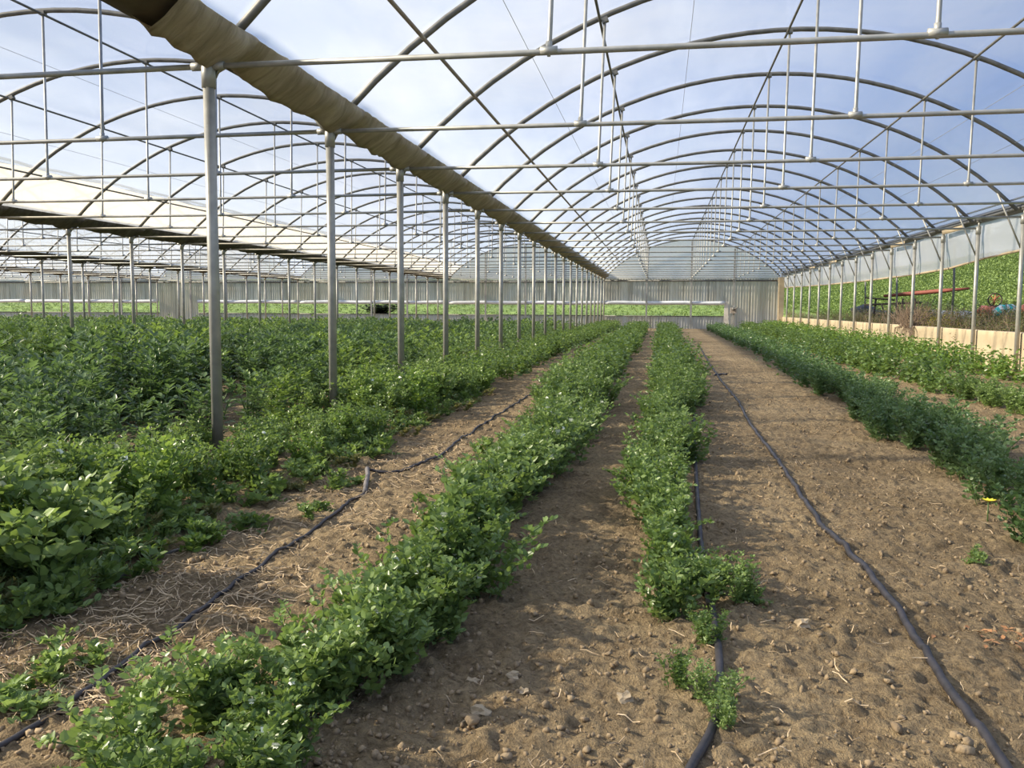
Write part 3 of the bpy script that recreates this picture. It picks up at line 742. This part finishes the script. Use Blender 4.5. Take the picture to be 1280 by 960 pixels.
# broad beans
BEANV = [bean(300 + k, 6, .66) for k in range(6)]
BEANLO = [bean(400 + k, 6, .64, True).arrays() for k in range(5)]
bitems = []
HOLES = [(G(52, 492)[:2], .75), (G(160, 486)[:2], .85), (G(283, 482)[:2], .6), (G(180, 560)[:2], .3), (G(10, 470)[:2], .7)]
y = 3.6
while y < 40:
    x = -3.85
    xmin = -.90 * y - 1.5
    while x > xmin:
        xx = x + rr.uniform(-.14, .14); yy = y + rr.uniform(-.16, .16)
        hole = noise.noise(Vector((xx * .55, yy * .35, 8)))
        for (hx, hy), hr in HOLES:
            if ((xx - hx) / hr) ** 2 + ((yy - hy) / (hr * 1.7)) ** 2 < 1: hole = -1
        if hole > -.27 and in_view([(xx, yy, .3), (xx, yy, .7)], 25):
            bitems.append((math.hypot(xx, yy), xx, yy, rr.uniform(0, 6.28), rr.uniform(.78, 1.15) * (.80 if xx > -4.6 else 1) * (1.0 + .30 * noise.noise(Vector((xx * .9, yy * .6, 31)))) * (1.0 if yy < 14 else .88), rr.randrange(6), hole))
        x -= .38 if y < 16 else .46
    y += .36 if y < 16 else .46
bitems.sort()
for dist, x, y, rz, s, k, hole in bitems[:290]:
    lime = noise.noise(Vector((x * .5 + 20, y * .5, 0))) > .12
    f, st = plant_mesh('bean', k, 'bean_lime' if lime else 'bean', BEANV[k])
    t = thing('bean_plant', 'lime-tinged broad bean plant near the front of the bean field' if lime else 'dark green broad bean plant near the front of the bean field', 'bean plant',
              (x, y, ground_z(x, y) - .01), rz, 'lime-tinged broad bean plants' if lime else 'dark green broad bean plants')
    t.scale = (s, s, s)
    link('foliage', f, t); link('stem', st, t)
me = merged('bean_foliage', BEANLO, [(k % 5, x, y, 0, rz, s, int(noise.noise(Vector((x * .5 + 20, y * .5, 0))) > .2)) for _, x, y, rz, s, k, hl in bitems[290:]], [M['bean'], M['bean_lime']], 0)
tag(link('bean_foliage', me), 'dense broad bean field filling the bays left of the main posts', 'bean plants', None, 'stuff')

# low weeds
WEEDV = [pea(500 + k, 5, .14, 1.6, ls=.75) for k in range(3)]
for k, (px, py, s, lab) in enumerate(((30, 880, .9, 'low green weed beside the left drip pipe at the picture edge'), (75, 850, .7, 'small green weed left of the drip pipe, behind the larger one'), (430, 612, .9, 'low green weed on the drip pipe before its kink'),
        (395, 640, .7, 'small green weed left of the drip pipe near the pea row'), (230, 688, 1.0, 'yellowish weed at the foot of the pea row by the path'), (1215, 706, .4, 'small green seedling on bare soil right of the main hose'),
        (945, 758, .4, 'tiny green seedling right of the front pea plants'), (615, 565, 1.0, 'low weed on the path beside the wide pea row'), (570, 660, .7, 'pale yellowing weed at the gap in the wide pea row'),
        (300, 660, 1.1, 'broad low weed at the left edge of the dirt path'), (120, 735, 1.2, 'leafy low weed at the corner of the left pea row'), (60, 770, 1.1, 'dark low weed at the front of the left pea row'))):
    q = G(px, py); f, st = plant_mesh('weed', k % 3, 'pea_lime' if 'yellow' in lab else 'pea', WEEDV[k % 3])
    t = thing('weed', lab, 'weed', (q.x, q.y, ground_z(q.x, q.y)), k); t.scale = (s, s, s); link('foliage', f, t); link('stem', st, t)
for k in range(34):
    y = 2.6 + 9 * (k / 34) ** 1.2; x = -2.42 + rr.uniform(-.16, .10)
    f, st = plant_mesh('weed', k % 3, 'pea' if k % 3 else 'weed_olive', WEEDV[k % 3])
    t = thing('weed', 'low creeping weed along the foot of the left pea row', 'weed', (x, y, ground_z(x, y)), k * 1.1, 'creeping weeds at the foot of the left pea row'); u = rr.uniform(.8, 1.3); t.scale = (u, u, u)
    link('foliage', f, t); link('stem', st, t)
q = G(1234, 658); t = thing('yellow_flower', 'bright yellow flower at the left foot of the nearest right-hand clump', 'flower', (q.x, q.y, ground_z(q.x, q.y)))
P = Plant(True)
for k in range(9): P.leaf(Vector((0, 0, .10)), Vector((math.cos(k * .7), math.sin(k * .7), .5)), Vector((0, 0, 1)), .045, .03)
V, Fc = P.arrays(); link('petals', np_mesh('petals', V, Fc, M['yellow']), t); MB().tube([(0, 0, -.02), (0, 0, .10)], .004, 5).build('stem', M['stem'], t)

# weeds on the bank beyond the wall
def bush(seed, n, hgt, leafmat, twigmat, lo_leaf=.05, dens=6, spread=.6, lean=(0, 0)):
    random.seed(seed); P = Plant(True)
    for k in range(n):
        az = random.uniform(0, 2 * PI); tilt = random.uniform(.05, spread); L = hgt * random.uniform(.55, 1.1)
        d = Vector((math.cos(az) * tilt + lean[0], math.sin(az) * tilt + lean[1], 1)).normalized(); pts = [Vector((random.gauss(0, .12), random.gauss(0, .12), -.05))]
        for j in range(5): d = (d + rv(.15)).normalized(); pts.append(pts[-1] + d * L / 5)
        P.stems.tube(pts, [.012, .010, .008, .006, .005, .003], 4, False)
        for j in range(1, 6):
            for q in range(dens):
                a = random.uniform(0, 6.28); P.leaf(pts[j] + rv(.06), Vector((math.cos(a), math.sin(a), random.uniform(-.2, .8))), Vector((0, 0, 1)) + rv(.6), lo_leaf * random.uniform(.7, 1.3), lo_leaf * .6)
    return P
BUSH = [('olive', bush(1, 16, .9, 0, 0, .07), 'weed_olive'), ('brown', bush(2, 34, 1.0, 0, 0, .03, 2, .8), 'drytwig'), ('yellow', bush(3, 16, .9, 0, 0, .06), 'weed_yellow'), ('olive-brown', bush(4, 26, .8, 0, 0, .05, 4, .8), 'weed_olive')]
bm_ = []
for nmx, P, mt in BUSH:
    V, Fc = P.arrays(); bm_.append((nmx, np_mesh('foliage', V, Fc, M[mt]), P.stems.mesh('twig', M['drytwig'], False)))
rb = random.Random(3); kc = {}
pos = []
for px in range(985, 1300, 9):
    for X in (7.75, 8.5, 9.2): pos.append((px + rb.uniform(-4, 4), X + rb.uniform(-.15, .2)))
for px, X in pos:
    q = out_at(px, X)
    kind = 3 if rb.random() < .55 else 0
    if 1120 < px < 1155: kind = 1
    elif 1155 < px < 1200 and rb.random() < .5: kind = 2
    nmx, fm, tm = bm_[kind]; kc[nmx] = kc.get(nmx, 0) + 1
    t = thing('weed_bush', f'{nmx} weed bush on the bank along the top of the concrete wall', 'weed bush', (q.x, q.y, q.z - .05), rb.uniform(0, 6), f'{nmx} weed bushes along the concrete wall')
    s = rb.uniform(.75, 1.25) * (1.15 if kind == 1 else 1) * (.8 if px < 1080 else 1); t.scale = (s, s, s * .9); link('foliage', fm, t); link('twig', tm, t)
# dry bush hanging over the wall
P = bush(9, 70, 1.0, 0, 0, .03, 2, 1.1); V, Fc = P.arrays(); q = out_at(1140, 7.05)
t = thing('dry_bush', 'dry brown twiggy bush hanging down over the concrete wall', 'bush', (XR + .10, q.y, .70)); t.scale = (.9, 1.2, .8)
link('foliage', np_mesh('foliage', V, Fc, M['drytwig']), t); P.stems.build('twig', M['drytwig'], t)
P2 = MB(); random.seed(4)
for k in range(40):
    a = random.uniform(-.9, .9); P2.tube([(-.05, a * .5, .05), (-.16 - random.random() * .1, a * .8, -.05), (-.15 - random.random() * .12, a, -.25 - random.random() * .45)], [.008, .006, .003], 4, False)
P2.build('hanging_twig', M['drytwig'], t)
# dark bush in the field behind the far wall
P = bush(21, 60, 2.0, 0, 0, .22, 8, .9); V, Fc = P.arrays()
dd = F_ + R_ * ((475 - 640) / F_PX); yy = 70.0; xx = dd.x / dd.y * yy
t = thing('dark_bush', 'dark, almost black bush seen through the far wall opening', 'bush', (xx, yy, hill_z(xx, yy))); t.scale = (1.6, 1, .55)
link('foliage', np_mesh('foliage', V, Fc, M['bush_dark']), t); P.stems.build('twig', M['darkiron'], t)

# crop on the hillside and in the field behind: nobody could count its leaves
it = []
rc = random.Random(8)
TUFT = []
for k in range(4):
    random.seed(700 + k); P = Plant(True)
    for q in range(9):
        a = random.uniform(0, 6.28); P.leaf(rv(.08) + Vector((0, 0, .05)), Vector((math.cos(a), math.sin(a), random.uniform(.2, 1.3))), Vector((0, 0, 1)) + rv(.4), random.uniform(.07, .12), random.uniform(.055, .08))
    TUFT.append(P.arrays())
for k in range(38000):
    px = rc.uniform(960, 1420); X = 11.2 + (29.0 - 11.2) * rc.random() ** 1.15
    q = out_at(px, X)
    if q.y > 200: continue
    it.append((k % 4, q.x, q.y, q.z, rc.uniform(0, 6), rc.uniform(.8, 1.5) * (1 + max(0, q.y - 50) * .006), 0))
for k in range(7000):
    px = rc.uniform(-5, 990); yy = 60 + 70 * rc.random()
    a = math.atan((px - 640) / F_PX) - YAW; xx = math.tan(a) * yy
    it.append((k % 4, xx, yy, hill_z(xx, yy), rc.uniform(0, 6), rc.uniform(.8, 1.5) * 1.2, 0))
tag(link('field_crop', merged('field_crop', TUFT, it, [M['crop']], 0)), 'green leafy crop covering the hillside and field outside', 'crop', None, 'stuff')

# ------------------------------------------------------------------ hoses on the soil
def hose(pts, r, lift=.5, step=.05):
    pts = [Vector(p) for p in pts]; o = []
    for a, b in zip(pts, pts[1:]):
        n = max(1, int((b - a).length / step))
        for k in range(n): o.append(a.lerp(b, k / n))
    o.append(pts[-1]); res = []
    sm = [o[0]] + [(o[i - 1] + o[i] * 2 + o[i + 1]) / 4 for i in range(1, len(o) - 1)] + [o[-1]]
    for p in sm:
        z = sum(ground_z(p.x + dx, p.y + dy) for dx, dy in ((0, 0), (.05, 0), (-.05, 0), (0, .05), (0, -.05))) / 5
        res.append(Vector((p.x, p.y, max(z, ground_z(p.x, p.y)) + r * lift + p.z)))
    return res
t = thing('drip_pipe', 'black drip pipe along the left dirt path with a kinked grey section', 'pipe', (0, 0, 0))
a = [G(*q) for q in ((-60, 985), (0, 945), (100, 880), (200, 800), (300, 727), (380, 668), (440, 628), (456, 618))]
b = [G(*q) for q in ((456, 618), (460, 604), (459, 592))]; b[-1].z = .03; b[1].z = .03
c = [G(*q) for q in ((459, 592), (478, 594), (497, 592), (530, 580), (545, 575), (572, 553), (640, 510), (720, 455), (745, 437))]; c[0].z = .03
MB().tube(hose(a, .0095), .0095, 8).build('pipe', M['hose'], t); o = MB().tube(hose(b, .016), .016, 8).build('sleeve', M['hose_grey'], t); o['label'] = 'faded grey pipe section'
MB().tube(hose(c, .0105), .0105, 8).build('pipe', M['hose'], t)
t = thing('main_hose', 'long black hose lying on bare soil between the middle and right pea rows', 'hose', (0, 0, 0))
a = [G(*q) for q in ((1290, 1000), (1255, 955), (1190, 870), (1130, 780), (1075, 710), (1025, 655), (990, 600), (950, 550), (920, 500), (905, 482), (897, 470), (888, 458), (882, 447), (872, 430))]
MB().tube(hose(a, .0145), .0145, 8).build('hose', M['hose'], t)
MB().tube(hose([G(893, 470), G(902, 468), G(908, 469)], .02), .02, 8).build('joint', M['hose'], t)
t = thing('drip_line', 'black drip line running along the right side of the narrow pea row', 'pipe', (0, 0, 0))
a = [G(*q) for q in ((855, 985), (868, 956), (884, 930), (900, 890), (899, 830), (892, 780), (884, 745), (878, 700), (874, 660), (868, 560), (866, 480))]
MB().tube(hose(a, .0135), .0135, 8).build('pipe', M['hose'], t)
t = thing('edge_pipe', 'half-buried grey pipe along the foot of the left pea row', 'pipe', (0, 0, 0))
a = [G(*q) for q in ((120, 735), (200, 695), (262, 668))]
MB().tube(hose(a, .009, .0), .009, 8).build('pipe', M['hose_grey'], t)

# ------------------------------------------------------------------ clods, straw, stones
def clods(n, seed):
    r = np.random.default_rng(seed); Vs, Fs = [], []; m = 0
    import bmesh
    bm = bmesh.new(); bmesh.ops.create_icosphere(bm, subdivisions=1, radius=1); bm.verts.index_update()
    BV = np.array([v.co[:] for v in bm.verts]); BF = np.array([[v.index for v in f.verts] for f in bm.faces]); bm.free()
    for k in range(n):
        y = 1.9 + 10 * r.random() ** 1.9; x = r.uniform(-2.3, 1.9 + .2 * y) if r.random() < .9 else r.uniform(-2.3, -.5)
        cl = noise.noise(Vector((x * 1.2, y * 1.2, 7)))
        if r.random() > .6 + cl: continue
        s = .004 + .009 * r.random() ** 3 + (.008 if r.random() < .015 else 0)
        v = BV * (1 + r.uniform(-.5, .45, (len(BV), 1))) * s * r.uniform(.7, 1.3, 3)
        Vs.append(v + (x, y, ground_z(x, y) + s * .35)); Fs.append(BF + m); m += len(BV)
    return np_mesh('clods', np.concatenate(Vs), np.concatenate(Fs), M['clod'])
tag(link('soil_crumbs', clods(16000, 4)), 'loose crumbs and clods of dry soil scattered over the paths', 'soil crumbs', None, 'stuff')
def straws(n, seed):
    r = random.Random(seed); m = MB()
    for k in range(n):
        u = r.random()
        if u < .62: y = 2.1 + 5.5 * r.random() ** 1.6; x = r.uniform(-2.25, -1.45)
        elif u < .8: y = 2.1 + 1.5 * r.random(); x = r.uniform(-2.1, -1.5)
        else: y = 2.1 + 6 * r.random() ** 1.5; x = r.uniform(-.6, 2.2)
        a = r.uniform(0, 6.28); L = r.uniform(.02, .10) * (1.3 if u < .8 else .8); p = Vector((x, y, 0)); pts = []
        for j in range(4):
            z = ground_z(p.x, p.y) + .004 + r.uniform(0, .014)
            pts.append((p.x, p.y, z)); a += r.uniform(-.5, .5); p = p + Vector((math.cos(a), math.sin(a), 0)) * L / 3
        w = r.uniform(.0008, .0022); m.tube(pts, w, 3, False)
    return m.mesh('straw', M['straw'], False)
tag(link('straw', straws(1900, 6)), 'dry straw and dead stalks strewn over the dirt paths', 'straw', None, 'stuff')
for k, (px, py, s, lab) in enumerate(((643, 850, .019, 'palest stone on the soil between the wide and narrow pea rows'), (781, 877, .020, 'flat tan stone left of the front pea sprigs'), (1004, 792, .020, 'rounded tan clod just left of the main hose'),
        (592, 846, .017, 'small tan clod left of the palest stone'), (600, 890, .022, 'tan clod near the front edge below the palest stone'), (300, 895, .024, 'brown clod beside the wide pea row at the front'), (655, 868, .014, 'little clod just below the palest stone'))):
    q = G(px, py); o = lump((s * 1.2, s, s * .8), k * 3.3, n=2, amp=.9).build('stone', M['stone'], None, (q.x, q.y, ground_z(q.x, q.y) + s * .2), False); tag(o, lab, 'stone')
# dead leaves at the right edge
P = Plant(True); random.seed(2); q0 = G(1262, 800)
for k in range(40):
    x, y = q0.x + random.gauss(0, .07), q0.y + random.gauss(0, .05); a = random.uniform(0, 6.28)
    P.leaf(Vector((x, y, ground_z(x, y) + .008)), Vector((math.cos(a), math.sin(a), random.uniform(-.1, .5))), Vector((0, 0, 1)) + rv(.4), random.uniform(.02, .04), .02)
V, Fc = P.arrays(); tag(link('dead_leaves', np_mesh('dead_leaves', V, Fc, M['deadleaf'])), 'patch of rust-brown dead leaves on soil right of the main hose', 'dead leaves', None, 'stuff')

# ------------------------------------------------------------------ light
SUN_EL, SUN_AZ = math.radians(28), math.radians(190)   # from the left, slightly behind the camera
sd = Vector((math.cos(SUN_EL) * math.cos(SUN_AZ), math.cos(SUN_EL) * math.sin(SUN_AZ), math.sin(SUN_EL)))
ld = bpy.data.lights.new('sun', 'SUN'); ld.energy = 11; ld.color = (1, .86, .66); ld.angle = math.radians(1.6)
lo_ = bpy.data.objects.new('sun', ld); C.objects.link(lo_); lo_.rotation_euler = (-sd).to_track_quat('-Z', 'Y').to_euler(); lo_.location = sd * 100
wd = bpy.data.worlds.new('sky'); bpy.context.scene.world = wd; wd.use_nodes = True; n = wd.node_tree.nodes; l = wd.node_tree.links; n.clear()
g = n.new('ShaderNodeTexCoord'); sx = n.new('ShaderNodeSeparateXYZ'); l.new(g.outputs['Generated'], sx.inputs[0])
base = ramp(n, l, sx.outputs[2], [(0.0, (.60, .70, .86)), (.22, (.33, .48, .84)), (.75, (.13, .26, .66))])
dt = n.new('ShaderNodeVectorMath'); dt.operation = 'DOT_PRODUCT'; l.new(g.outputs['Generated'], dt.inputs[0]); dt.inputs[1].default_value = sd
mr = n.new('ShaderNodeMapRange'); l.new(dt.outputs['Value'], mr.inputs[0]); mr.inputs[1].default_value = -.15; mr.inputs[2].default_value = .95; mr.inputs[3].default_value = 0; mr.inputs[4].default_value = .60
col = mix_col(n, l, base, (.86, .90, .96), mr.outputs[0])
mp = n.new('ShaderNodeMapping'); mp.inputs['Scale'].default_value = (1, 1, 2.6); l.new(g.outputs['Generated'], mp.inputs[0])
cl = tex(n, l, 2.2, 6, .6, mp.outputs[0], .5)
cm = n.new('ShaderNodeMapRange'); l.new(cl, cm.inputs[0]); cm.inputs[1].default_value = .46; cm.inputs[2].default_value = .70; cm.inputs[3].default_value = 0; cm.inputs[4].default_value = .75
c2 = n.new('ShaderNodeMapRange'); l.new(dt.outputs['Value'], c2.inputs[0]); c2.inputs[1].default_value = -.6; c2.inputs[2].default_value = .3; c2.inputs[3].default_value = .25; c2.inputs[4].default_value = 1
cx = n.new('ShaderNodeMath'); cx.operation = 'MULTIPLY'; l.new(cm.outputs[0], cx.inputs[0]); l.new(c2.outputs[0], cx.inputs[1])
col = mix_col(n, l, col, (.88, .89, .92), cx.outputs[0])
bg = n.new('ShaderNodeBackground'); l.new(col, bg.inputs[0]); bg.inputs[1].default_value = 1.0
wo = n.new('ShaderNodeOutputWorld'); l.new(bg.outputs[0], wo.inputs[0])

sc = bpy.context.scene
sc.view_settings.view_transform = 'Standard'; sc.view_settings.look = 'None'; sc.view_settings.gamma = 1; sc.view_settings.use_curve_mapping = False
sc.view_settings.exposure = 0.10
cy = sc.cycles
cy.max_bounces = 8; cy.diffuse_bounces = 4; cy.glossy_bounces = 3; cy.transmission_bounces = 6; cy.transparent_max_bounces = 24
cy.caustics_reflective = False; cy.caustics_refractive = False; cy.use_denoising = True; cy.sample_clamp_indirect = 6
